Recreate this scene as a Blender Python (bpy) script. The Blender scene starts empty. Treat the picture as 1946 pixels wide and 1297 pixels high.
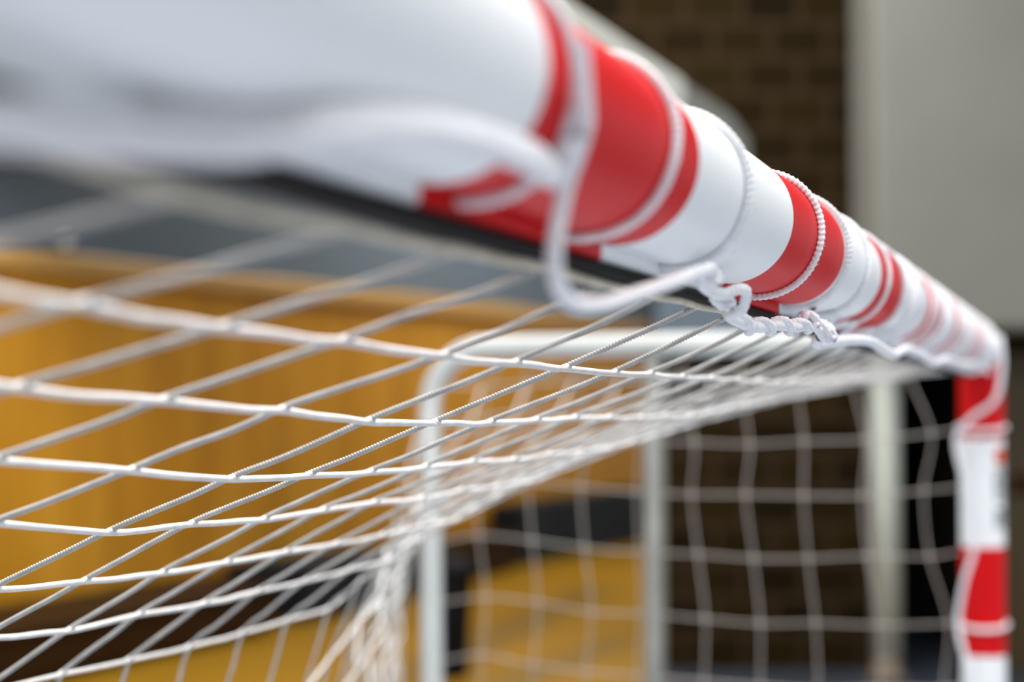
import bpy, math, random
import numpy as np
from mathutils import Vector, Matrix

C = bpy.context.scene.collection
sc = bpy.context.scene
rnd = random.Random(7)
R = math.radians

# ------------------------------------------------------------------ camera
cam = bpy.data.cameras.new('camera')
cam.sensor_width = 36.0
cam.lens = 3140 / 1946 * 36
cam.dof.use_dof = True
cam.dof.focus_distance = 1.06
cam.dof.aperture_fstop = 3.6
cam.dof.aperture_blades = 0
cam.clip_start = 0.02
co = bpy.data.objects.new('camera', cam)
C.objects.link(co)
co.location = (0, 0, 1.94)
co.rotation_euler = (R(90 + 2.125), 0, 0)
sc.camera = co

# ------------------------------------------------------------------ world, view
w = bpy.data.worlds.new('world')
sc.world = w
w.use_nodes = True
bg = w.node_tree.nodes['Background']
bg.inputs[0].default_value = (0.90, 0.95, 1.0, 1)
bg.inputs[1].default_value = 0.62
sc.view_settings.view_transform = 'Standard'
sc.view_settings.look = 'None'
sc.view_settings.gamma = 1
sc.view_settings.use_curve_mapping = False
sc.view_settings.exposure = 0.0

# ------------------------------------------------------------------ hall lighting: large ceiling luminaires
def area(name, loc, sx, sy, power, col=(1, 0.98, 0.96), rot=(0, 0, 0)):
    l = bpy.data.lights.new(name, 'AREA')
    l.shape = 'RECTANGLE'; l.size = sx; l.size_y = sy; l.energy = power; l.color = col
    o = bpy.data.objects.new(name, l)
    C.objects.link(o)
    o.location = loc; o.rotation_euler = rot
    return o
area('ceiling_light_near', (0.5, 1.0, 6.7), 7.0, 4.0, 740)
area('ceiling_light_far', (-1.0, 9.0, 6.7), 7.0, 4.0, 530)
area('ceiling_light_back', (1.0, 18.0, 6.7), 7.0, 4.0, 600)

# ------------------------------------------------------------------ materials
def mat(name, col, rough=0.5, spec=0.5, coat=0.0, metal=0.0):
    m = bpy.data.materials.new(name)
    m.use_nodes = True
    b = m.node_tree.nodes['Principled BSDF']
    b.inputs['Base Color'].default_value = (*col, 1)
    b.inputs['Roughness'].default_value = rough
    b.inputs['Specular IOR Level'].default_value = spec
    b.inputs['Coat Weight'].default_value = coat
    b.inputs['Coat Roughness'].default_value = 0.15
    b.inputs['Metallic'].default_value = metal
    return m, m.node_tree, b

def ramp(nt, stops, interp='LINEAR'):
    r = nt.nodes.new('ShaderNodeValToRGB')
    cr = r.color_ramp; cr.interpolation = interp
    cr.elements[0].position = stops[0][0]; cr.elements[0].color = (*stops[0][1], 1)
    cr.elements[1].position = stops[1][0]; cr.elements[1].color = (*stops[1][1], 1)
    for p, c in stops[2:]:
        e = cr.elements.new(p); e.color = (*c, 1)
    return r

def noisy(name, c1, c2, scale=6.0, rough=0.6, bump=0.0, stretch=(1, 1, 1), detail=4, coat=0.0, spec=0.5):
    m, nt, b = mat(name, c1, rough, spec, coat)
    tc = nt.nodes.new('ShaderNodeTexCoord')
    mp = nt.nodes.new('ShaderNodeMapping'); mp.inputs['Scale'].default_value = stretch
    n = nt.nodes.new('ShaderNodeTexNoise'); n.inputs['Scale'].default_value = scale; n.inputs['Detail'].default_value = detail
    r = ramp(nt, [(0.3, c1), (0.7, c2)])
    nt.links.new(tc.outputs['Object'], mp.inputs[0]); nt.links.new(mp.outputs[0], n.inputs['Vector'])
    nt.links.new(n.outputs['Fac'], r.inputs[0]); nt.links.new(r.outputs[0], b.inputs['Base Color'])
    if bump:
        bp = nt.nodes.new('ShaderNodeBump'); bp.inputs['Strength'].default_value = bump; bp.inputs['Distance'].default_value = 0.002
        nt.links.new(n.outputs['Fac'], bp.inputs['Height']); nt.links.new(bp.outputs[0], b.inputs['Normal'])
    return m

RED = (0.66, 0.003, 0.006)
WHITE = (0.90, 0.915, 0.925)

def striped(name, edges, first, length, axis):
    """painted bands across a tube: edges in metres along the tube's own axis"""
    m, nt, b = mat(name, WHITE, 0.45, 0.18, 0.0)
    tc = nt.nodes.new('ShaderNodeTexCoord')
    sx = nt.nodes.new('ShaderNodeSeparateXYZ')
    mu = nt.nodes.new('ShaderNodeMath'); mu.operation = 'MULTIPLY'; mu.inputs[1].default_value = 1.0 / length
    nt.links.new(tc.outputs['Object'], sx.inputs[0]); nt.links.new(sx.outputs[axis], mu.inputs[0])
    cols = [WHITE, RED]
    k = first
    stops = [(0.0, cols[k])]
    for e in edges:
        k = 1 - k
        stops.append((e / length, cols[k]))
    r = ramp(nt, stops, 'CONSTANT')
    nt.links.new(mu.outputs[0], r.inputs[0])
    # faint scuffs in the paint
    n = nt.nodes.new('ShaderNodeTexNoise'); n.inputs['Scale'].default_value = 55; n.inputs['Detail'].default_value = 6
    r2 = ramp(nt, [(0.22, (0.72, 0.72, 0.74)), (0.36, (1, 1, 1))])
    nt.links.new(tc.outputs['Object'], n.inputs['Vector']); nt.links.new(n.outputs['Fac'], r2.inputs[0])
    mx = nt.nodes.new('ShaderNodeMix'); mx.data_type = 'RGBA'; mx.blend_type = 'MULTIPLY'; mx.inputs[0].default_value = 0.5
    nt.links.new(r.outputs[0], mx.inputs[6]); nt.links.new(r2.outputs[0], mx.inputs[7])
    nt.links.new(mx.outputs[2], b.inputs['Base Color'])
    return m

M_black = mat('black_slot', (0.004, 0.003, 0.003), 0.7, 0.15)[0]
M_whitepaint = noisy('white_powder_coat', (0.56, 0.58, 0.56), (0.62, 0.64, 0.62), 9, 0.4)
M_greysteel = noisy('grey_galvanised_steel', (0.17, 0.175, 0.165), (0.22, 0.225, 0.21), 12, 0.5, spec=0.25)
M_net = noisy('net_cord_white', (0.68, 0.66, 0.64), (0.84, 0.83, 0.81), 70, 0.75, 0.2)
M_netcross = noisy('net_cord_shaded', (0.40, 0.39, 0.37), (0.56, 0.55, 0.53), 70, 0.8, 0.2)  # same net cord; the weaker light on these runs is put into the colour
M_netside = noisy('net_cord_brown_grey', (0.36, 0.32, 0.29), (0.46, 0.42, 0.38), 60, 0.85, 0.1)  # side panels: darker, browner grey than the other cords
M_edge = noisy('net_edge_cord_cream', (0.52, 0.46, 0.36), (0.68, 0.62, 0.50), 70, 0.8, 0.2)
M_lace = noisy('lace_white', (0.80, 0.80, 0.84), (0.93, 0.93, 0.95), 160, 0.85, 0.3)
M_bounce = noisy('pale_blue_grey_bounce_floor', (0.40, 0.45, 0.52), (0.44, 0.49, 0.56), 2, 0.5)
M_slate = noisy('slate_wall_paint', (0.122, 0.158, 0.190), (0.136, 0.174, 0.208), 0.7, 0.7, spec=0.2)
M_ceil = noisy('ceiling_panels', (0.55, 0.55, 0.53), (0.62, 0.62, 0.60), 2, 0.8)
M_greypanel = noisy('light_grey_plaster', (0.225, 0.222, 0.190), (0.250, 0.247, 0.212), 1.2, 0.85)
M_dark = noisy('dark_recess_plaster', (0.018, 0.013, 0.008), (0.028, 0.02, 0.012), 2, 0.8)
M_doorwood = noisy('olive_brown_door_wood', (0.045, 0.028, 0.006), (0.065, 0.042, 0.010), 3, 0.5, 0, (6, 6, 0.6))
M_bench = noisy('dark_bench_wood', (0.022, 0.009, 0.002), (0.040, 0.017, 0.003), 3, 0.6, 0, (1, 8, 8), spec=0.1)
M_mat = noisy('slate_mat_vinyl', (0.011, 0.016, 0.021), (0.016, 0.023, 0.029), 5, 0.6, spec=0.15)
M_matstrap = noisy('mat_handle_webbing', (0.015, 0.017, 0.02), (0.025, 0.027, 0.03), 20, 0.8)
M_bin = noisy('black_bin_plastic', (0.003, 0.003, 0.004), (0.006, 0.006, 0.007), 12, 0.6, spec=0.12)
M_board = noisy('grey_backboard', (0.20, 0.195, 0.165), (0.24, 0.235, 0.20), 3, 0.6)
M_boardpale = noisy('pale_backboard_pad', (0.58, 0.57, 0.50), (0.66, 0.65, 0.57), 3, 0.6)
M_rust = noisy('rusty_base_plate', (0.20, 0.12, 0.06), (0.42, 0.36, 0.28), 14, 0.8)
M_column = noisy('column_cream_white', (0.50, 0.53, 0.47), (0.56, 0.58, 0.52), 4, 0.5)
M_orange = mat('orange_print', (0.72, 0.09, 0.03), 0.5)[0]
M_greyprint = mat('grey_print', (0.18, 0.19, 0.20), 0.5)[0]
M_bluefloor = noisy('slate_blue_floor', (0.035, 0.045, 0.062), (0.048, 0.058, 0.078), 3, 0.45)

def wood_panels():
    m, nt, b = mat('yellow_wood_panels', (0.5, 0.25, 0.03), 0.5, 0.12)
    tc = nt.nodes.new('ShaderNodeTexCoord')
    mp = nt.nodes.new('ShaderNodeMapping'); mp.inputs['Scale'].default_value = (1.3, 1, 0.22)
    n = nt.nodes.new('ShaderNodeTexNoise'); n.inputs['Scale'].default_value = 2.2; n.inputs['Detail'].default_value = 6; n.inputs['Distortion'].default_value = 0.6
    r = ramp(nt, [(0.25, (0.50, 0.215, 0.012)), (0.55, (0.60, 0.285, 0.021)), (0.8, (0.70, 0.35, 0.040))])
    nt.links.new(tc.outputs['Object'], mp.inputs[0]); nt.links.new(mp.outputs[0], n.inputs['Vector']); nt.links.new(n.outputs['Fac'], r.inputs[0])
    # dark seams between the boards every 1.25 m along the wall
    sx = nt.nodes.new('ShaderNodeSeparateXYZ'); nt.links.new(tc.outputs['Object'], sx.inputs[0])
    d = nt.nodes.new('ShaderNodeMath'); d.operation = 'MULTIPLY'; d.inputs[1].default_value = 1 / 1.25
    f = nt.nodes.new('ShaderNodeMath'); f.operation = 'FRACT'
    nt.links.new(sx.outputs[0], d.inputs[0]); nt.links.new(d.outputs[0], f.inputs[0])
    r2 = ramp(nt, [(0.0, (0.45, 0.42, 0.4)), (0.05, (0.95, 0.95, 0.95)), (0.5, (1, 1, 1)), (1.0, (0.96, 0.95, 0.93))])
    nt.links.new(f.outputs[0], r2.inputs[0])
    mx = nt.nodes.new('ShaderNodeMix'); mx.data_type = 'RGBA'; mx.blend_type = 'MULTIPLY'; mx.inputs[0].default_value = 0.7
    nt.links.new(r.outputs[0], mx.inputs[6]); nt.links.new(r2.outputs[0], mx.inputs[7])
    nt.links.new(mx.outputs[2], b.inputs['Base Color'])
    return m

def parquet():
    m, nt, b = mat('hall_parquet', (0.4, 0.24, 0.05), 0.4, 0.15)
    tc = nt.nodes.new('ShaderNodeTexCoord')
    mp = nt.nodes.new('ShaderNodeMapping'); mp.inputs['Rotation'].default_value = (0, 0, R(-70))
    br = nt.nodes.new('ShaderNodeTexBrick')
    br.inputs['Color1'].default_value = (0.30, 0.155, 0.008, 1); br.inputs['Color2'].default_value = (0.35, 0.185, 0.012, 1)
    br.inputs['Mortar'].default_value = (0.22, 0.12, 0.015, 1); br.inputs['Scale'].default_value = 1
    br.inputs['Brick Width'].default_value = 1.8; br.inputs['Row Height'].default_value = 0.09; br.inputs['Mortar Size'].default_value = 0.004
    nt.links.new(tc.outputs['Object'], mp.inputs[0]); nt.links.new(mp.outputs[0], br.inputs['Vector'])
    nt.links.new(br.outputs['Color'], b.inputs['Base Color'])
    return m

def bricks():
    m, nt, b = mat('dark_brown_brick', (0.03, 0.02, 0.008), 0.8, 0.08)
    tc = nt.nodes.new('ShaderNodeTexCoord')
    mp = nt.nodes.new('ShaderNodeMapping'); mp.inputs['Rotation'].default_value = (R(90), 0, 0)
    br = nt.nodes.new('ShaderNodeTexBrick')
    br.inputs['Color1'].default_value = (0.010, 0.0055, 0.0010, 1); br.inputs['Color2'].default_value = (0.023, 0.0135, 0.0022, 1)
    br.inputs['Mortar'].default_value = (0.038, 0.023, 0.011, 1); br.inputs['Scale'].default_value = 1
    br.inputs['Brick Width'].default_value = 0.42; br.inputs['Row Height'].default_value = 0.262; br.inputs['Mortar Size'].default_value = 0.034
    br.inputs['Mortar Smooth'].default_value = 0.6; br.inputs['Bias'].default_value = -0.1
    br.offset = 0.5
    nt.links.new(tc.outputs['Object'], mp.inputs[0]); nt.links.new(mp.outputs[0], br.inputs['Vector'])
    nt.links.new(br.outputs['Color'], b.inputs['Base Color'])
    return m

M_wood = wood_panels(); M_parquet = parquet(); M_brick = bricks()
M_rail = noisy('rail_light_wood', (0.48, 0.255, 0.045), (0.58, 0.32, 0.07), 2.0, 0.4, 0, (0.3, 4, 4))

# ------------------------------------------------------------------ mesh helpers
class MB:
    def __init__(s): s.v = []; s.f = []; s.mi = []
    def add(s, v, f, mi=0):
        o = len(s.v); s.v.extend([tuple(p) for p in v]); s.f.extend([tuple(i + o for i in q) for q in f]); s.mi.extend([mi] * len(f))
    def box(s, x0, x1, y0, y1, z0, z1, mi=0, bev=0.0, M=None):
        b = min(bev, (x1 - x0) / 2.01, (y1 - y0) / 2.01, (z1 - z0) / 2.01)
        if b <= 0:
            v = [(x, y, z) for z in (z0, z1) for x, y in ((x0, y0), (x1, y0), (x1, y1), (x0, y1))]
            f = [(0, 3, 2, 1), (4, 5, 6, 7), (0, 1, 5, 4), (1, 2, 6, 5), (2, 3, 7, 6), (3, 0, 4, 7)]
        else:
            v = []
            lev = [(z0, b), (z0 + b, 0), (z1 - b, 0), (z1, b)]
            for z, q in lev:
                v += [(x0 + b, y0 + q, z), (x1 - b, y0 + q, z), (x1 - q, y0 + b, z), (x1 - q, y1 - b, z),
                      (x1 - b, y1 - q, z), (x0 + b, y1 - q, z), (x0 + q, y1 - b, z), (x0 + q, y0 + b, z)]
            f = [tuple(range(7, -1, -1)), tuple(range(24, 32))]
            for k in range(3):
                for i in range(8):
                    f.append((k * 8 + i, k * 8 + (i + 1) % 8, k * 8 + 8 + (i + 1) % 8, k * 8 + 8 + i))
        if M is not None: v = [M @ Vector(p) for p in v]
        s.add(v, f, mi)
    def tube(s, pts, r, n=10, mi=0, cap=True):
        v, f = sweep(pts, r, n)
        s.add(v.tolist(), f.tolist(), mi)
        if cap:
            o = len(s.v) - len(v)
            s.f.append(tuple(o + i for i in range(n - 1, -1, -1))); s.mi.append(mi)
            s.f.append(tuple(o + len(v) - n + i for i in range(n))); s.mi.append(mi)
    def build(s, name, m, parent=None, smooth=False, loc=None):
        me = bpy.data.meshes.new(name)
        me.from_pydata(s.v, [], s.f)
        ms = m if isinstance(m, (list, tuple)) else [m]
        for q in ms: me.materials.append(q)
        if len(ms) > 1: me.polygons.foreach_set('material_index', s.mi)
        if smooth: me.polygons.foreach_set('use_smooth', [True] * len(me.polygons))
        me.update()
        o = bpy.data.objects.new(name, me)
        C.objects.link(o)
        if parent: o.parent = parent
        if loc: o.location = loc
        return o

def tag(o, label=None, cat=None, group=None, kind=None):
    if label: o['label'] = label
    if cat: o['category'] = cat
    if group: o['group'] = group
    if kind: o['kind'] = kind
    return o

def empty(name, loc=(0, 0, 0), rz=0):
    o = bpy.data.objects.new(name, None); C.objects.link(o)
    o.location = loc; o.rotation_euler = (0, 0, rz); o.empty_display_size = 0.1
    return o

def spline(P, step):
    """Catmull-Rom through P, resampled about every step metres"""
    P = np.asarray(P, float)
    Q = np.vstack([2 * P[0] - P[1], P, 2 * P[-1] - P[-2]])
    out = []
    for i in range(1, len(Q) - 2):
        a, b, c, d = Q[i - 1], Q[i], Q[i + 1], Q[i + 2]
        n = max(1, int(round(np.linalg.norm(c - b) / step)))
        t = np.arange(n)[:, None] / n
        out.append(0.5 * (2 * b + (c - a) * t + (2 * a - 5 * b + 4 * c - d) * t ** 2 + (3 * b - a - 3 * c + d) * t ** 3))
    out.append(P[-1:])
    return np.vstack(out)

def sweep(P, r, n=8, braid=None):
    """tube about a polyline; braid=(pitch, depth) gives it the bumps of a plaited cord"""
    P = np.asarray(P, float)
    T = np.gradient(P, axis=0); T /= np.linalg.norm(T, axis=1)[:, None] + 1e-12
    N = np.empty_like(P)
    up = np.array([0, 0, 1.0]) if abs(T[0][2]) < 0.9 else np.array([1.0, 0, 0])
    n0 = np.cross(up, T[0]); N[0] = n0 / np.linalg.norm(n0)
    for i in range(1, len(P)):
        q = N[i - 1] - T[i] * np.dot(N[i - 1], T[i]); N[i] = q / (np.linalg.norm(q) + 1e-12)
    B = np.cross(T, N)
    a = np.arange(n) * 2 * math.pi / n
    rr = np.broadcast_to(np.asarray(r, float).reshape(-1, 1), (len(P), n)).copy() if np.ndim(r) else np.full((len(P), n), float(r))
    if braid:
        s = np.concatenate([[0], np.cumsum(np.linalg.norm(np.diff(P, axis=0), axis=1))])[:, None]
        tri = np.abs(((a[None, :] * 2 / (2 * math.pi)) % 1) - 0.5) * 2      # two chevron columns round the cord
        rr *= 1 + braid[1] * np.cos(2 * math.pi * s / braid[0] + 2.6 * tri) - 0.10 * (tri > 0.8)
    V = P[:, None, :] + rr[:, :, None] * (np.cos(a)[None, :, None] * N[:, None, :] + np.sin(a)[None, :, None] * B[:, None, :])
    m = len(P)
    i = np.arange(m - 1)[:, None] * n; k = np.arange(n)[None, :]; k2 = (k + 1) % n
    F = np.stack([i + k, i + k2, i + n + k2, i + n + k], axis=-1).reshape(-1, 4)
    return V.reshape(-1, 3), F

class NB:
    """numpy quad-mesh collector for the long cords"""
    def __init__(s): s.V = []; s.F = []; s.n = 0
    def add(s, V, F): s.V.append(V); s.F.append(F + s.n); s.n += len(V)
    def build(s, name, m, parent=None, origin=(0, 0, 0)):
        V = np.vstack(s.V) - np.asarray(origin); F = np.vstack(s.F)
        me = bpy.data.meshes.new(name)
        me.vertices.add(len(V)); me.vertices.foreach_set('co', V.astype('f').ravel())
        me.loops.add(F.size); me.loops.foreach_set('vertex_index', F.astype('i').ravel())
        me.polygons.add(len(F)); me.polygons.foreach_set('loop_start', np.arange(0, F.size, 4, dtype='i'))
        me.polygons.foreach_set('use_smooth', np.ones(len(F), bool))
        me.update(calc_edges=True); me.materials.append(m)
        o = bpy.data.objects.new(name, me); C.objects.link(o)
        if parent: o.parent = parent
        return o

# ------------------------------------------------------------------ the hall
def struct(o): o['kind'] = 'structure'; return o

b = MB(); b.box(-14, 14, 10.2, 34, -0.12, 0)
struct(b.build('floor', M_parquet))
b = MB(); b.box(-14, 14, -6, 10.2, -0.12, 0)
struct(b.build('floor_near_bounce', M_bounce))  # unseen near floor, pale blue-grey to cool the light bounced under the bar
b = MB(); b.box(-14, 14, -6, 34, 7.0, 7.2)
struct(b.build('ceiling', M_ceil))

# long side wall: runs away to the right
WA = Vector((-3.87, 12.55, 0)); WD = Vector((0.4325, 0.9016, 0)).normalized(); wang = math.atan2(WD.y, WD.x)
def wall_child(mb, name, m):
    o = mb.build(name, m); o.location = WA; o.rotation_euler = (0, 0, wang); return struct(o)
b = MB(); b.box(-9, 20, 0, 0.3, 0, 3.02, 0)
wall_child(b, 'wall_left', M_wood)
b = MB(); b.box(-9, 20, 0.03, 0.3, 3.02, 7.0, 0)
wall_child(b, 'wall_left_upper', M_slate)
b = MB(); b.box(-9, 20, -0.10, 0.03, 2.94, 3.13, 0, 0.03)
wall_child(b, 'trim_1', M_rail)
b = MB(); b.box(-9, 20, -0.03, 0.0, 0.0, 0.38, 0)
wall_child(b, 'baseboard_left', M_bench)

# brick wall facing the camera, with a wide opening at its left
BY = 12.0
b = MB()
b.box(-9, 1.04, BY, BY + 0.35, 3.7, 7.0)
b.box(1.04, 2.72, BY, BY + 0.35, 0, 7.0)
b.box(3.42, 7.0, BY, BY + 0.35, 0, 7.0)
b.box(2.72, 3.42, BY, BY + 0.35, 2.3, 7.0)
struct(b.build('wall_back', M_brick))
b = MB(); b.box(1.04, 2.2, BY - 0.06, BY, 2.40, 3.18, 0, 0.01)
struct(b.build('trim_2', M_slate))
b = MB(); b.box(1.04, 1.10, BY - 0.03, BY, 0, 2.4, 0, 0.005)
struct(b.build('trim_3', M_greypanel))
# dark store room behind the opening beside the post
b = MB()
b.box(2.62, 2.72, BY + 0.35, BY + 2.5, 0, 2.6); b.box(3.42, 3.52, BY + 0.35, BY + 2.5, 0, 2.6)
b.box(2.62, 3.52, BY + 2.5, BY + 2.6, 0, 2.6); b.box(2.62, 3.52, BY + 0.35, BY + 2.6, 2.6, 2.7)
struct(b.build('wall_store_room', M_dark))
b = MB(); b.box(3.46, 4.6, BY - 0.10, BY - 0.04, 0.01, 2.3, 0, 0.01)
b.box(3.46, 3.56, BY - 0.12, BY - 0.10, 0.01, 2.3, 0, 0.004)
b.box(3.56, 4.6, BY - 0.115, BY - 0.10, 1.28, 1.42, 1, 0.004)
struct(b.build('door_1', [M_doorwood, M_bench]))
# grey block hanging over the end of the brick wall
b = MB(); b.box(2.47, 6.8, 11.15, 11.99, 2.44, 7.0, 0, 0.03)
struct(b.build('wall_right_upper', M_greypanel))
b = MB(); b.box(1.04, 7.0, 11.2, BY, 0.0, 0.012); b.box(2.72, 3.42, BY, BY + 2.5, 0.0, 0.012)
struct(b.build('floor_strip', M_bluefloor))
# darker olive stripes across the parquet
for k, (x0, y0, x1, y1, wd) in enumerate([(0.078 - 0.9, 14.488 - 3.05, 0.9374, 17.4, 0.5), (0.4 - 0.9, 12.4 - 2.1, 0.8724, 13.51, 0.3)]):
    d = Vector((x1 - x0, y1 - y0, 0)); L = d.length; d.normalize()
    b = MB(); b.box(0, L, -wd / 2, wd / 2, 0, 0.004)
    o = b.build('floor_stripe', noisy('floor_stripe_olive', (0.20, 0.115, 0.012), (0.23, 0.13, 0.018), 4, 0.35))
    o.location = (x0, y0, 0); o.rotation_euler = (0, 0, math.atan2(d.y, d.x)); struct(o)

# ------------------------------------------------------------------ things far back in the hall
# column carrying the corner of the grey block
t = empty('steel_column', (2.625, 11.65, 0))
tag(t, 'cream-white round column on a rusty foot in front of the dark brick wall', 'column')
b = MB(); b.tube([(0, 0, 0.16), (0, 0, 2.44)], 0.098, 32); b.build('shaft', M_column, t, True)
b = MB(); b.tube([(0, 0, 0.012), (0, 0, 0.03)], 0.13, 24); b.tube([(0, 0, 0.03), (0, 0, 0.17)], 0.094, 24)
b.build('foot', M_rust, t)

# low platforms along the side wall
def platform(s0, length, deep, label):
    p = WA + WD * s0
    t = empty('wooden_platform', (p.x, p.y, 0), wang)
    tag(t, label, 'platform', 'low dark platforms along the wood-panelled wall')
    b = MB(); b.box(0, length, -deep, -0.05, 0.37, 0.42, 0, 0.012); b.build('deck', M_bench, t)
    b = MB(); b.box(0.05, length - 0.05, -deep + 0.04, -deep + 0.07, 0.05, 0.37, 0, 0.004); b.build('front_board', M_bench, t)
    for x in (0.02, length - 0.06):
        b = MB(); b.box(x, x + 0.04, -deep + 0.03, -0.07, 0.03, 0.37, 0, 0.004); b.build('side_board', M_bench, t)
    for x in (0.15, length / 2, length - 0.23):
        for y in (-deep + 0.10, -0.2):
            b = MB(); b.box(x, x + 0.08, y, y + 0.08, 0.0, 0.37, 0, 0.01); b.build('leg', M_bench, t)
platform(-3.5, 5.6, 1.12, 'long low dark wooden platform at the wood-panelled wall, under the sagging net')
platform(4.85, 2.8, 0.75, 'short low dark wooden platform at the wood-panelled wall, between the two slate mat piles')

def mat_stack(x, y, rz, n, L, W, label):
    for k in range(n):
        t = empty('gym_mat', (x, y, k * 0.121), rz)
        tag(t, label[k], 'gym mat', 'slate-blue gym mats piled at the far wall')
        b = MB(); b.box(0, L, 0, W, 0.0, 0.12, 0, 0.02); b.build('mat_body', M_mat, t)
        for q in (0.3, 0.7):
            b = MB(); b.tube(spline([(L * q - 0.12, -0.004, 0.06), (L * q - 0.06, -0.04, 0.045), (L * q + 0.06, -0.04, 0.045), (L * q + 0.12, -0.004, 0.06)], 0.02), 0.012, 6)
            b.build('carry_handle', M_matstrap, t, True)
pos = ['bottommost', 'second from the floor', 'third from the floor', 'topmost']
mat_stack(-1.80, 14.62, wang, 4, 2.0, 0.9, ['slate-blue gym mat in the pile left of the white bow upright, ' + q for q in pos])
mat_stack(0.12, 19.6, wang, 6, 4.4, 0.44, ['slate-blue gym mat in the pile beside the grey strut, ' + q for q in ['bottommost', 'second from the floor', 'third from the floor', 'fourth from the floor', 'second from the top', 'topmost']])

# black bin
t = empty('waste_bin', (-0.44, 11.75, 0))
tag(t, 'tall black bin standing on the floor behind the white bow upright', 'bin')
b = MB()
prof = [(0.13, 0.0), (0.135, 0.01), (0.165, 0.70), (0.172, 0.72), (0.172, 0.74), (0.15, 0.74), (0.12, 0.03)]
n = 28; v = []; f = []
for r_, z_ in prof:
    for i in range(n): v.append((r_ * math.cos(2 * math.pi * i / n), r_ * math.sin(2 * math.pi * i / n), z_))
for k in range(len(prof) - 1):
    for i in range(n): f.append((k * n + i, k * n + (i + 1) % n, (k + 1) * n + (i + 1) % n, (k + 1) * n + i))
f.append(tuple(range(n - 1, -1, -1))); f.append(tuple((len(prof) - 1) * n + i for i in range(n)))
b.add(v, f); b.build('bin_body', M_bin, t, False)
b = MB(); v = []; f = []
prof = [(0.176, 0.742), (0.176, 0.765), (0.15, 0.80), (0.09, 0.84), (0.02, 0.85)]
for r_, z_ in prof:
    for i in range(n): v.append((r_ * math.cos(2 * math.pi * i / n), r_ * math.sin(2 * math.pi * i / n), z_))
for k in range(len(prof) - 1):
    for i in range(n): f.append((k * n + i, k * n + (i + 1) % n, (k + 1) * n + (i + 1) % n, (k + 1) * n + i))
f.append(tuple(range(n - 1, -1, -1))); f.append(tuple((len(prof) - 1) * n + i for i in range(n)))
b.add(v, f); b.build('lid', M_bin, t, True)

# small white dome on the wall rail
p = WA + WD * 0.62
t = empty('wall_fitting', (p.x + 0.05, p.y - 0.02, 3.13))
tag(t, 'small round white fitting on top of the yellow wooden wall rail', 'lamp')
b = MB(); v = []; f = []; n = 20
prof = [(0.035, 0.0), (0.035, 0.02)]
for r_, z_ in [(0.04, 0.0), (0.04, 0.03), (0.02, 0.035)]:
    for i in range(n): v.append((r_ * math.cos(2 * math.pi * i / n), r_ * math.sin(2 * math.pi * i / n), z_))
for k in range(2):
    for i in range(n): f.append((k * n + i, k * n + (i + 1) % n, (k + 1) * n + (i + 1) % n, (k + 1) * n + i))
b.add(v, f); b.build('socket', M_greysteel, t)
b = MB(); v = []; f = []
for a_ in range(9):
    th = math.pi * (a_ + 0.3) / 8.6
    for i in range(n): v.append((0.055 * math.sin(th) * math.cos(2 * math.pi * i / n), 0.055 * math.sin(th) * math.sin(2 * math.pi * i / n), 0.085 + 0.055 * math.cos(th)))
for k in range(8):
    for i in range(n): f.append((k * n + i, (k + 1) * n + i, (k + 1) * n + (i + 1) % n, k * n + (i + 1) % n))
f.append(tuple(range(n))); f.append(tuple(8 * n + i for i in range(n - 1, -1, -1)))
b.add(v, f); b.build('globe', mat('white_globe', (0.9, 0.9, 0.88), 0.3)[0], t, True)

# backboard hanging obliquely above and behind the crossbar
P0 = Vector((-0.02, 3.50, 0)); P1 = Vector((0.8185, 5.6548, 0)); dv = (P1 - P0); BL = dv.length; dv.normalize()
t = empty('backboard', (P0.x, P0.y, 2.30), math.atan2(dv.y, dv.x))
tag(t, 'grey backboard hanging obliquely above the striped crossbar, one corner clipped', 'backboard')
b = MB()
v = []
for y_ in (0.0, 0.035):
    v += [(0, y_, 0), (BL, y_, 0), (BL, y_, 0.54), (BL - 0.26, y_, 0.59), (0, y_, 0.59)]
b.add(v, [(0, 1, 2, 3, 4), (9, 8, 7, 6, 5)] + [(i, i + 5, (i + 1) % 5 + 5, (i + 1) % 5) for i in range(5)])
b.build('board', M_board, t)
b = MB(); b.box(0, BL - 1.02, -0.05, -0.004, 0.40, 0.565, 0, 0.01); b.build('mounting_rail', M_boardpale, t)
for x_ in (0.05, 0.20):
    b = MB(); b.tube([(x_, 0.05, 0.45), (x_, 0.05, 4.7)], 0.018, 12); o = b.build('hanger_rod', M_board, t, True)

# ------------------------------------------------------------------ the goal
TH = math.atan(0.3589)
A = np.array([math.sin(TH), math.cos(TH), 0.0])          # along the crossbar, away from the camera
Nf = np.array([math.cos(TH), -math.sin(TH), 0.0])        # out of the goal mouth
Bk = -Nf                                                 # towards the back of the goal
Zu = np.array([0, 0, 1.0])
AX0 = np.array([-0.2312, 0.0, 2.060])                     # crossbar axis where it passes the camera
RB = 0.040
def bar(lam, alpha=0.0, r=0.0):
    """point at lam metres along the bar; alpha turns from the front face upward"""
    return AX0 + A * lam - Zu * 0.0063 * lam + r * (math.cos(alpha) * Nf + math.sin(alpha) * Zu)
LAM0, LAM1 = 0.14, 3.31
LP0, LP1 = 0.18, 3.27                                    # post axes

goal = empty('handball_goal', tuple(bar(LP1) * np.array([1, 1, 0])))
tag(goal, 'red-and-white striped goal frame with white rear bows standing on the hall floor', 'goal')
G0 = np.array(goal.location)

def in_goal(o, frame_loc, rot):
    o.parent = goal
    o.location = Vector(frame_loc) - goal.location
    o.rotation_euler = rot

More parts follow.
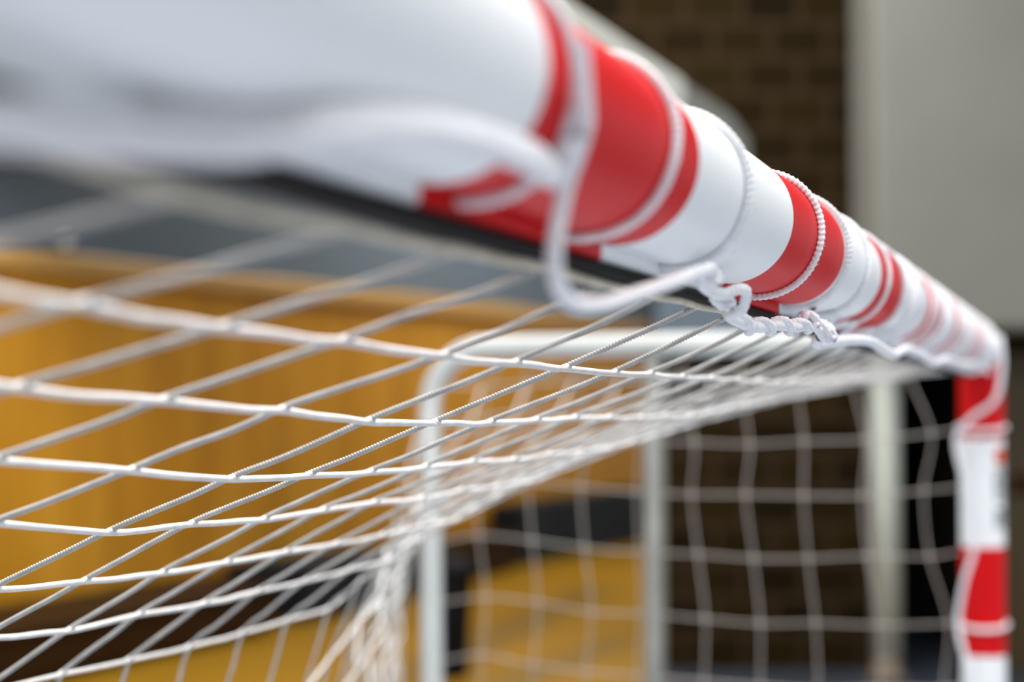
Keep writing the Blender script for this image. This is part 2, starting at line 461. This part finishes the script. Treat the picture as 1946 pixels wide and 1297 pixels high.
# crossbar: round profile with rounded ends and a slot along its underside
def crossbar_mesh():
    n = 72; L = LAM1 - LAM0
    b = MB()
    xs = [0, 0.003, 0.010] + list(np.linspace(0.03, L - 0.03, 90)) + [L - 0.010, L - 0.003, L]
    rr = [0.030, 0.037, RB] + [RB] * 90 + [RB, 0.037, 0.030]
    v = []; f = []; mi = []
    slot = []
    for x, r_ in zip(xs, rr):
        for i in range(n):
            a = 2 * math.pi * i / n
            # slot centred at the underside, a little to the rear
            da = (math.degrees(a) - 253 + 180) % 360 - 180
            q = r_
            v.append((x, q * math.cos(a), q * math.sin(a)))
    for k in range(len(xs) - 1):
        for i in range(n):
            f.append((k * n + i, k * n + (i + 1) % n, (k + 1) * n + (i + 1) % n, (k + 1) * n + i))
            da = (360 * (i + 0.5) / n - 253 + 180) % 360 - 180
            mi.append(0)
    f.append(tuple(range(n - 1, -1, -1))); mi.append(0)
    f.append(tuple((len(xs) - 1) * n + i for i in range(n))); mi.append(0)
    b.v = v; b.f = f; b.mi = mi
    return b
edges_x = [72, 1035, 1332, 1508, 1606, 1677, 1722, 1766, 1793, 1818, 1836]
edges_l = [(592.0 / (2100 - e) + 0.0134) / 0.9412 for e in edges_x]
edges_l += [edges_l[-1] + 0.19, edges_l[-1] + 0.38, 3.07]
# painted bands (metres from the near end): red corner, then white/red in turn
edges = [e - LAM0 for e in edges_l[:11]] + [edges_l[11] - LAM0, edges_l[12] - LAM0]
M_bar = striped('crossbar_bands', edges[:11] + [edges[11], edges[12]], 1, LAM1 - LAM0, 0)
cb = crossbar_mesh().build('crossbar', [M_bar, M_black], None, True)
in_goal(cb, tuple(bar(LAM0)), (0, 0.0063, math.atan2(A[1], A[0])))

# net rail under the rear of the crossbar: painted web, black lip
b = MB(); L_ = LAM1 - LAM0
b.box(0.03, L_ - 0.10, 0.008, 0.024, -0.0475, -0.030, 0, 0.002)
b.box(0.03, L_ - 0.10, 0.006, 0.026, -0.0535, -0.0475, 1, 0.0015)
nr = b.build('net_rail', [M_bar, M_black]); in_goal(nr, tuple(bar(LAM0)), (0, 0.0063, math.atan2(A[1], A[0])))

def post(lam, name='post'):
    n = 40; b = MB()
    v = []; f = []
    zs = [0, 0.01] + list(np.linspace(0.1, 2.035, 20))
    for z in zs:
        for i in range(n):
            a = 2 * math.pi * i / n
            v.append((RB * math.cos(a), RB * math.sin(a), z))
    for k in range(len(zs) - 1):
        for i in range(n): f.append((k * n + i, k * n + (i + 1) % n, (k + 1) * n + (i + 1) % n, (k + 1) * n + i))
    f.append(tuple(range(n - 1, -1, -1)))
    b.add(v, f)
    o = b.build(name, M_post, None, True)
    p = bar(lam)
    in_goal(o, (p[0], p[1], 0), (0, 0, math.atan2(A[1], A[0])))
    return o
pe = [0.07, 0.27, 0.47, 0.67, 0.87, 1.07, 1.27, 1.47, 1.67, 1.87]
M_post = striped('post_bands', pe, 1, 2.0401, 2)
post_far = post(LP1); post_near = post(LP0)

# printed mark on the white band of the far post: orange emblem over grey upright lettering
def decal(parent, alpha0, z0, z1):
    """shapes lying on the post's curved face, 0.6 mm proud"""
    b = MB()
    def patch(a0, a1, za, zb, mi, seg=4):
        v = []; f = []
        for k in range(seg + 1):
            a = a0 + (a1 - a0) * k / seg
            for z in (za, zb):
                v.append((0.0406 * math.cos(a), 0.0406 * math.sin(a), z))
        for k in range(seg): f.append((2 * k, 2 * k + 2, 2 * k + 3, 2 * k + 1))
        b.add(v, f, mi)
    # emblem: round orange ball
    for k in range(9):
        z = 1.856 - 0.0034 * k; hw = math.sqrt(max(0.0, 1 - ((k - 4) / 4.7) ** 2)) * 0.42
        patch(alpha0 - hw, alpha0 + hw, z - 0.0034, z, 0)
    # lettering, read from below: strokes of tall narrow capitals
    z = 1.820; a0, a1 = alpha0 - 0.42, alpha0 + 0.42
    strokes = {'bar': lambda z: patch(a0, a1, z - 0.005, z, 1)}
    kinds = ['H', 'O', 'E', 'L', 'N', 'A']
    for ch in kinds:
        h = 0.0155
        if ch in 'HN':
            patch(a0, a1, z - 0.005, z, 1); patch(a0, a1, z - h, z - h + 0.005, 1)
            if ch == 'H': patch(alpha0 - 0.07, alpha0 + 0.07, z - h, z, 1)
            else:
                for q in range(4): patch(a0 + 0.21 * q, a0 + 0.21 * (q + 1), z - 0.003 - 0.0031 * (q + 1), z - 0.0031 * q, 1, 1)
        elif ch == 'O':
            patch(a0, a1, z - 0.005, z, 1); patch(a0, a1, z - h, z - h + 0.005, 1); patch(a0, a0 + 0.13, z - h, z, 1); patch(a1 - 0.13, a1, z - h, z, 1)
        elif ch == 'E':
            patch(a0, a1, z - 0.005, z, 1)
            for q in (a0, alpha0 - 0.06, a1 - 0.13): patch(q, q + 0.13, z - h, z, 1)
        elif ch == 'L':
            patch(a0, a1, z - 0.005, z, 1); patch(a1 - 0.13, a1, z - h, z, 1)
        else:
            patch(a0, a1, z - 0.005, z, 1); patch(a0, a1, z - h, z - h + 0.005, 1); patch(a0, a0 + 0.13, z - h, z, 1); patch(alpha0, alpha0 + 0.12, z - h, z, 1)
        z -= h + 0.0035
    o = b.build('printed_mark', [M_orange, M_greyprint], parent)
    o['label'] = 'orange emblem above grey upright lettering'
# post's own x axis looks along the bar; the mark faces out of the goal mouth, turned to the camera
decal(post_far, math.atan2(-0.62, -0.35), 1.67, 1.87)

# rear bows
RX = 0.0225
def bow(lam):
    top = 2.055; t_back = 1.11
    pts = [(0.03, top), (0.3, top), (0.6, top), (0.9, top)]
    for k in range(1, 9):
        a = math.pi / 2 * k / 8
        pts.append((t_back - 0.13 + 0.13 * math.sin(a), top - 0.13 + 0.13 * math.cos(a)))
    pts += [(t_back - 0.008, 1.2), (t_back - 0.015, 0.6), (t_back - 0.02, 0.16)]
    for k in range(1, 7):
        a = math.pi / 2 * k / 6
        pts.append((t_back - 0.02 - 0.10 + 0.10 * math.cos(a), 0.14 - 0.10 * math.sin(a) + 0.0))
    pts += [(0.5, 0.04), (0.03, 0.04)]
    base = bar(lam)
    P = np.array([base * np.array([1, 1, 0]) + Bk * t + Zu * z for t, z in pts])
    b = MB(); b.tube(spline(P, 0.04) - G0, RX, 20)
    o = b.build('bow', M_whitepaint, goal, True)
    o['label'] = 'white round-cornered rear bow'
    return o
bow(LP1); bow(LP0)
for lam in (LP1, LP0):
    p = bar(lam) * np.array([1, 1, 0]) + Bk * 0.629 - G0
    b = MB(); b.tube([p + Zu * 0.05, p + Zu * 2.05], 0.0175, 18)
    b.build('strut', M_greysteel, goal, True)['label'] = 'grey upright strut under the bow'
# floor bar joining the bows
b = MB(); b.tube([bar(LP0) * [1, 1, 0] + Bk * 1.06 + Zu * 0.05 - G0, bar(LP1) * [1, 1, 0] + Bk * 1.06 + Zu * 0.05 - G0], RX, 18)
b.build('ground_bar', M_whitepaint, goal, True)

# ------------------------------------------------------------------ the net
net = empty('goal_net', tuple(bar(LP1) * np.array([1, 1, 0])))
tag(net, 'white knotted net sagging between the striped crossbar and the white rear bows', 'net')

# edge line: i-th mesh along the bar, 0.1 m apart; i=0 lies 0.627 m deep
E0 = np.array([0.3589 * 0.627 - 771 / 3140.0, 0.627, 1.999])
I0, I1 = -4, 26
drop_ref = np.array([0, .037, .071, .107, .143, .187, .234, .290])
adv_ref = np.array([0, .084, .174, .263, .351, .435, .516, .589])
near_drop = {0: .027, 1: .030}
def gfac(i):
    xs = [-5, -4, -2, 0, 1, 2, 3, 5, 8, 11, 16, 22, 25, 26]
    ys = [0, .15, .42, .72, .80, .88, .96, 1.0, 1.0, .99, .74, .48, .23, .06]
    return float(np.interp(i, xs, ys))
def Lfac(i):
    return float(np.interp(i, [-5, 0, 8, 11, 13, 16, 20, 23, 26], [11, 8.2, 7, 7.0, 7.7, 8.5, 9.75, 10.6, 11.2]))
def profile(i):
    """(advance, drop) for every node from the bar back and down to the floor"""
    g = gfac(i); L = Lfac(i); wv = float(np.interp(i, [0, 1, 2, 3, 11, 16, 22, 26], [0.05, 0.35, 0.8, 1, 1, .75, .48, .06])); out = [(0.0, 0.0)]
    xs = np.arange(8)
    for j in range(1, 40):
        q = j / L * 7
        if q <= 7:
            d = np.interp(q, xs, drop_ref) * (L / 7) * g
            a_lin = 0.100 * j
            # horizontal advance: steeper sag leaves less of it
            a = (np.interp(q, xs, adv_ref) * (L / 7)) * wv + a_lin * 0.985 * (1 - wv)
            out.append((float(a), float(d)))
        else:
            a0, d0 = out[-1]
            k = q - 7
            ang = R(min(58 + 13 * k, np.interp(i, [8, 12, 15, 18, 22], [70, 76, 82, 87, 89]))) if k < 6 else R(86)
            out.append((a0 + 0.1 * math.cos(ang), d0 + 0.1 * math.sin(ang)))
        if out[-1][1] > 1.93: break
    return out
def edge_dz(i): return float(np.interp(i, [-3, -2.2, -1, 0, 1, 3], [.003, -.0035, -.003, -.001, 0, 0]))
nodes = {}
for i in range(I0, I1 + 1):
    pr = profile(i)
    base = E0 + A * (0.1 * i) + Zu * edge_dz(i)
    for j, (a, d) in enumerate(pr):
        j_ = (0.0014 if i < 11 else 0.0007) if j else 0.0
        p = base + Bk * a - Zu * d
        p = p + np.array([rnd.uniform(-j_, j_), rnd.uniform(-j_, j_), rnd.uniform(-j_, j_) * 0.9])
        nodes[(i, j)] = p
JM = min(len(profile(i)) for i in range(I0, I1 + 1)) - 1
GN = np.array(net.location)

def cord_run(nb, pts, keys, r, fine_keys, amp=0.0006):
    """one cord as a run of pieces between knots: plaited relief where it is seen close, plain beyond"""
    P = []
    for k in range(len(pts)):
        P.append(pts[k])
        if k < len(pts) - 1:
            for q in (0.34, 0.67):
                m_ = pts[k] * (1 - q) + pts[k + 1] * q
                P.append(m_ + np.array([rnd.uniform(-amp, amp), rnd.uniform(-amp, amp), rnd.uniform(-amp, amp) - 0.0004]))
    P = np.array(P)
    start = 0
    def emit(a, b_, fine):
        seg = P[a * 3: b_ * 3 + 1]
        if len(seg) < 2: return
        if fine:
            V, F = sweep(spline(seg, 0.00055), r, 10, (0.0022, 0.20))
        else:
            V, F = sweep(spline(seg, 0.016), r, 7)
        nb.add(V - GN, F)
    cur = None; s0 = 0
    for k in range(len(pts) - 1):
        fz = fine_keys(keys[k]) or fine_keys(keys[k + 1])
        if cur is None: cur = fz
        if fz != cur:
            emit(s0, k, cur); s0 = k; cur = fz
    emit(s0, len(pts) - 1, cur)

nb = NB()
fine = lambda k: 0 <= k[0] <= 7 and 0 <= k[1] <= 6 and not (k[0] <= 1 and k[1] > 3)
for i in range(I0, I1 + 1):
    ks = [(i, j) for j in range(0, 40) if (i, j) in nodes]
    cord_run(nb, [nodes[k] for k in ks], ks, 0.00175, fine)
nbx = NB()
for j in range(1, JM + 1):
    ks = [(i, j) for i in range(I0, I1 + 1)]
    lift = [nodes[k] - Zu * 0.0020 for k in ks]
    cord_run(nbx, lift, ks, 0.00185 , fine)
# knots: a short thickening where the cords pass through one another
for (i, j), p in nodes.items():
    if j == 0 or j > min(JM, 8) or i > 18: continue
    q = nodes.get((i + 1, j), p + A * 0.1) - p; q = q / np.linalg.norm(q)
    c = p - Zu * 0.0010
    ts = np.linspace(-1, 1, 7)[:, None]
    V, F = sweep(c + q * ts * 0.0065, 0.0024 * np.sqrt(np.clip(1.02 - ts.ravel() ** 2, 0.02, 1)), 8)
    nbx.add(V - GN, F)
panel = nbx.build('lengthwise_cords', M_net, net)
nb.build('crosswise_cords', M_netcross, net)['label'] = 'shade-greyed cords running back from the crossbar'

# cream edge cord under the bar
nb = NB()
P = [E0 + A * (0.1 * i * 0.5) + Zu * edge_dz(i / 2) + Zu * rnd.uniform(-0.001, 0.001) + Bk * rnd.uniform(-0.001, 0.001) for i in range(2 * I0, 2 * I1 + 1)]
V, F = sweep(spline(P, 0.00075), 0.0022, 10, (0.0024, 0.13)); nb.add(V - GN, F)
ec = nb.build('edge_cord', M_edge, net); ec['label'] = 'cream edge cord running under the crossbar'

# side nets, hung inside each bow
def side_net(lam, seed, lift=0):
    rr = random.Random(seed)
    nb = NB()
    base = bar(lam) * np.array([1, 1, 0])
    rows = [2.035, 1.997, 1.887, 1.778, 1.659, 1.534, 1.412] + [1.412 - 0.117 * k for k in range(1, 12)]
    zig = [0, -.010, .010, -.002, .004, .018, .010]
    cols = [0.112 * k - 0.007 for k in range(1, 10)]
    G = {}
    for ci, tt in enumerate(cols):
        for ri, z in enumerate(rows):
            amp = [1.6, 1.0, 0.4, 0.7, 1.2, 0.6, 1.0, 0.8, 0.9][ci]
            dz = 0.0
            if ci == 8 and ri < 2: continue
            sag = -0.028 * math.sin(math.pi * min(1, tt / 1.1)) * (ri > 1) + (0.015 * ci / 8 if ri > 2 else 0)
            t2 = tt - zig[ri % 7] * amp - (0.014 * (ri - 3) * (ci < 5) * 0.35 if ri < 8 else 0) + rr.uniform(-.004, .004)
            G[(ci, ri)] = base + Bk * t2 + Zu * (z + sag * (ri > 0) + rr.uniform(-.004, .004)) + A * rr.uniform(-.006, .006)
        k0 = 0 if ci < 8 else 2
        pts = [G[(ci, ri)] for ri in range(k0, len(rows))]
        if ci < 8: pts[0] = base + Bk * tt + Zu * 2.045
        else: pts = [base + Bk * 0.90 + Zu * 2.045, base + Bk * 0.955 + Zu * 2.02, base + Bk * 0.985 + Zu * 1.94] + pts
        V, F = sweep(spline(pts, 0.02), 0.0019, 7); nb.add(V - GN, F)
    for ri in range(1, len(rows)):
        z = rows[ri]
        pts = [base + Bk * 0.035 + Zu * (z + 0.004)] + [G[(ci, ri)] for ci in range(9) if (ci, ri) in G] + ([base + Bk * 1.09 + Zu * (z - 0.01)] if ri > 1 else [])
        V, F = sweep(spline(pts, 0.02), 0.0019, 7); nb.add(V - GN, F)
    for p in G.values():
        ts = np.linspace(-1, 1, 5)[:, None]
        V, F = sweep(p + Zu * ts * 0.009, 0.0042 * np.sqrt(np.clip(1.02 - ts.ravel() ** 2, 0.02, 1)), 8); nb.add(V - GN, F)
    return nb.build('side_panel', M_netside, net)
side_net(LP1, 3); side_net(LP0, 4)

# ------------------------------------------------------------------ the lacing
lace = empty('lacing_cord', tuple(bar(LP1) * np.array([1, 1, 0])))
tag(lace, 'fuzzy white lacing cord wound round the striped crossbar with loops hanging below it', 'cord')
GL = np.array(lace.location)
RL = 0.0024
def lace_cord(pts, name='strand', fine=True, r=RL, label=None, step=None):
    nb = NB()
    P = spline(pts, step or (0.0007 if fine else 0.004))
    V, F = sweep(P, r, 12 if fine else 8, (0.0036, 0.12) if fine else None)
    nb.add(V - GL, F)
    # fuzz: short loose fibres standing off the cord
    if fine:
        rr = random.Random(len(P))
        for q in range(0, len(P) - 2, 9):
            t_ = P[q + 1] - P[q]; t_ = t_ / (np.linalg.norm(t_) + 1e-9)
            d = np.array([rr.gauss(0, 1), rr.gauss(0, 1), rr.gauss(0, 1)]); d -= t_ * d.dot(t_); d /= np.linalg.norm(d)
            L_ = rr.uniform(0.0006, 0.0016)
            V, F = sweep(np.array([P[q] + d * r * 0.8, P[q] + d * (r + L_ * .6) + t_ * rr.uniform(-.4, .6) * L_, P[q] + d * (r + L_ * .7) + t_ * rr.uniform(-.2, 1.3) * L_]), 0.00016, 3)
            nb.add(V - GL, F)
    o = nb.build(name, M_lace, lace)
    if label: o['label'] = label
    return o

def lamx(x):                                             # bar metre whose front face carries a given mark
    return (592.0 / (2100 - x) + 0.0134) / 0.9412

# turns round the bar: (metre along the bar, slant, near enough to show its plait)
turns = [
    (lamx(1092), -0.022, True), (lamx(1278), 0.012, True), (lamx(1420), -0.012, True),
    (lamx(1557), 0.006, True), (lamx(1611), -0.012, True), (lamx(1649), 0.012, True), (lamx(1687), 0.004, True),
    (lamx(1716), -0.025, True), (lamx(1738), 0.02, False), (lamx(1752), -0.02, False), (lamx(1772), 0.02, False),
    (lamx(1783), -0.02, False), (lamx(1800), 0.025, False), (lamx(1808), -0.02, False), (lamx(1822), 0.02, False),
    (lamx(1829), -0.02, False), (lamx(1841), 0.02, False), (lamx(1849), -0.02, False), (lamx(1858), 0.02, False),
    (lamx(1865), -0.02, False), (lamx(1872), 0.02, False), (lamx(1879), -0.02, False), (lamx(1885), 0.02, False),
    (lamx(1891), -0.01, False),
]
for lam, sl, fn in turns:
    pts = []
    for k in range(0, 37):
        al = R(-112 + 364 * k / 36)
        s = (al + R(25)) / math.pi
        pts.append(bar(lam + sl * s * 0.9 + 0.0012 * math.sin(5 * al), al, RB + RL * 0.92))
    lace_cord(pts, 'turn', fn, label=None, r=RL if fn else RL * 1.25)
    if fn and lam > lamx(1500):
        a_ = bar(lam - 0.02, R(-112), RB + RL)
        e_ = np.array([E0[0] + (a_[1] - E0[1]) * 0.3589, a_[1], 1.9985])
        lace_cord([a_, (a_ + e_) / 2 + Nf * 0.004, e_ - Zu * 0.004, e_ + Bk * 0.005, e_ + Zu * 0.005 + A * 0.004], 'tie', True, r=RL * 0.9)

# long loop hanging under the near end
loop = [(-0.1304, 0.33, 2.0008), (-0.1158, 0.35, 2.0028), (-0.1015, 0.385, 2.0069), (-0.0865, 0.412, 2.0098), (-0.0650, 0.432, 2.0123), (-0.0476, 0.446, 2.0172),
        (-0.0268, 0.484, 2.0224), (-0.0073, 0.528, 2.0248), (0.0067, 0.566, 2.0251), (0.0146, 0.592, 2.0238), (0.0205, 0.594, 2.0290), (0.0226, 0.586, 2.0366)]
lace_cord(loop, 'strand', True, r=0.0046)
loop2 = [(-0.1310, 0.322, 1.9955), (-0.1168, 0.342, 1.9975), (-0.1020, 0.375, 2.0005), (-0.0880, 0.400, 2.0030), (-0.0680, 0.425, 2.0062), (-0.0482, 0.440, 2.0120),
         (-0.0270, 0.478, 2.0190), (-0.0073, 0.524, 2.0218), (0.0068, 0.562, 2.0215), (0.0150, 0.586, 2.0200)]
lace_cord(loop2, 'strand', True, r=0.0042)
hang = [(0.0232, 0.560, 2.062), (0.0256, 0.580, 2.0456), (0.0262, 0.588, 2.0398), (0.0240, 0.594, 2.0312), (0.0205, 0.598, 2.021), (0.0178, 0.597, 2.010), (0.0158, 0.594, 1.999), (0.0152, 0.594, 1.991), (0.017, 0.6, 1.9821),
        (0.0237, 0.625, 1.9773), (0.0373, 0.66, 1.9793), (0.0559, 0.71, 1.9873), (0.0767, 0.77, 1.9967), (0.0935, 0.82, 2.0049), (0.1041, 0.86, 2.0097)]
lace_cord(hang, 'hanging_loop', True, r=0.0031)
knot = [(0.0935, 0.82, 2.0049), (0.1041, 0.86, 2.0097), (0.1017, 0.88, 2.0058), (0.106, 0.9, 2.0021), (0.1171, 0.92, 2.0), (0.1273, 0.93, 2.0038), (0.1335, 0.94, 2.0026),
        (0.1324, 0.95, 1.9935), (0.1284, 0.97, 1.991), (0.134, 0.98, 1.9878), (0.1519, 1.02, 1.9865), (0.1713, 1.06, 1.9893), (0.1901, 1.1, 1.9899),
        (0.2043, 1.13, 1.9931), (0.2119, 1.14, 1.9898), (0.2173, 1.15, 1.9851), (0.2244, 1.16, 1.9889), (0.2234, 1.17, 1.9943), (0.2171, 1.165, 1.9958), (0.2120, 1.155, 1.9935)]
lace_cord(knot, 'strand', True, r=0.0031)
# second strand wound about the first where they run together
k2 = []
KP = spline(knot[9:16], 0.008)
for n_, p in enumerate(KP):
    k2.append(p + 0.0042 * (math.cos(n_ * 1.1) * Zu + math.sin(n_ * 1.1) * Nf))
lace_cord(k2, 'strand', True, r=0.0024)
def knot_lump(c, s, label=None, seed=1):
    rr = random.Random(seed)
    pts = []
    for k in range(22):
        u = k / 21 * 4.2 * math.pi
        pts.append(np.array(c) + s * np.array([math.cos(u) * (0.8 + 0.3 * math.sin(2.3 * u)), math.sin(1.4 * u + 0.5), 0.8 * math.sin(u * 0.9)]))
    lace_cord(pts, 'knot', True, r=0.0024)
knot_lump((0.219, 1.152, 1.9885), 0.0058, seed=3)
knot_lump((0.119, 0.935, 1.9985), 0.0056, seed=4)
knot_lump((0.204, 1.128, 1.9965), 0.005, seed=5)
knot_lump((0.1035, 0.866, 2.0065), 0.005, seed=6)
low = [(0.2180, 1.165, 1.9865), (0.2214, 1.2, 1.9825), (0.2399, 1.24, 1.9854), (0.268, 1.3, 1.989), (0.2999, 1.38, 1.9905), (0.3244, 1.44, 1.9855), (0.3474, 1.5, 1.9835), (0.3818, 1.6, 1.9915), (0.4258, 1.72, 1.9897),
       (0.4726, 1.85, 1.9842), (0.5269, 2.0, 1.9921), (0.595, 2.2, 1.9905), (0.6667, 2.4, 1.995), (0.7504, 2.65, 1.995), (0.8379, 2.9, 1.994)]
lace_cord(low, 'strand', False, r=0.0042)
# zigzag strand from the edge cord to the bar between turns, further along
zz = []
for n_ in range(0, 34):
    l_ = lamx(1611) + 0.055 * n_
    if l_ > 3.18: break
    zz.append(bar(l_, R(-98 if n_ % 2 else -70), RB + (0.010 if n_ % 2 else 0.004)))
lace_cord(zz, 'strand', False, r=0.0030)
# loose winding down the far post
tw = [(0.893, 3.02, 2.06), (0.8925, 3.01, 2.0021), (0.877, 3.0, 1.9448), (0.8365, 3.01, 1.9114), (0.8150, 3.03, 1.8776), (0.8165, 3.02, 1.8301), (0.8335, 3.01, 1.7544),
      (0.8383, 3.01, 1.6785), (0.8225, 3.02, 1.6122), (0.8138, 3.03, 1.5434), (0.8194, 3.02, 1.4893), (0.8321, 3.01, 1.4356), (0.845, 3.01, 1.36), (0.83, 3.02, 1.25), (0.82, 3.04, 1.1)]
lace_cord(tw, 'strand', False, r=0.0048)
pc = bar(LP1)
for zc in (1.893, 1.53, 1.34, 1.1):
    pts = []
    for k in range(33):
        a = 2 * math.pi * k / 32
        pts.append(np.array([pc[0], pc[1], zc]) + 0.0425 * (math.cos(a) * Nf + math.sin(a) * A) + Zu * 0.006 * math.sin(a))
    lace_cord(pts, 'turn', False, r=0.0042)
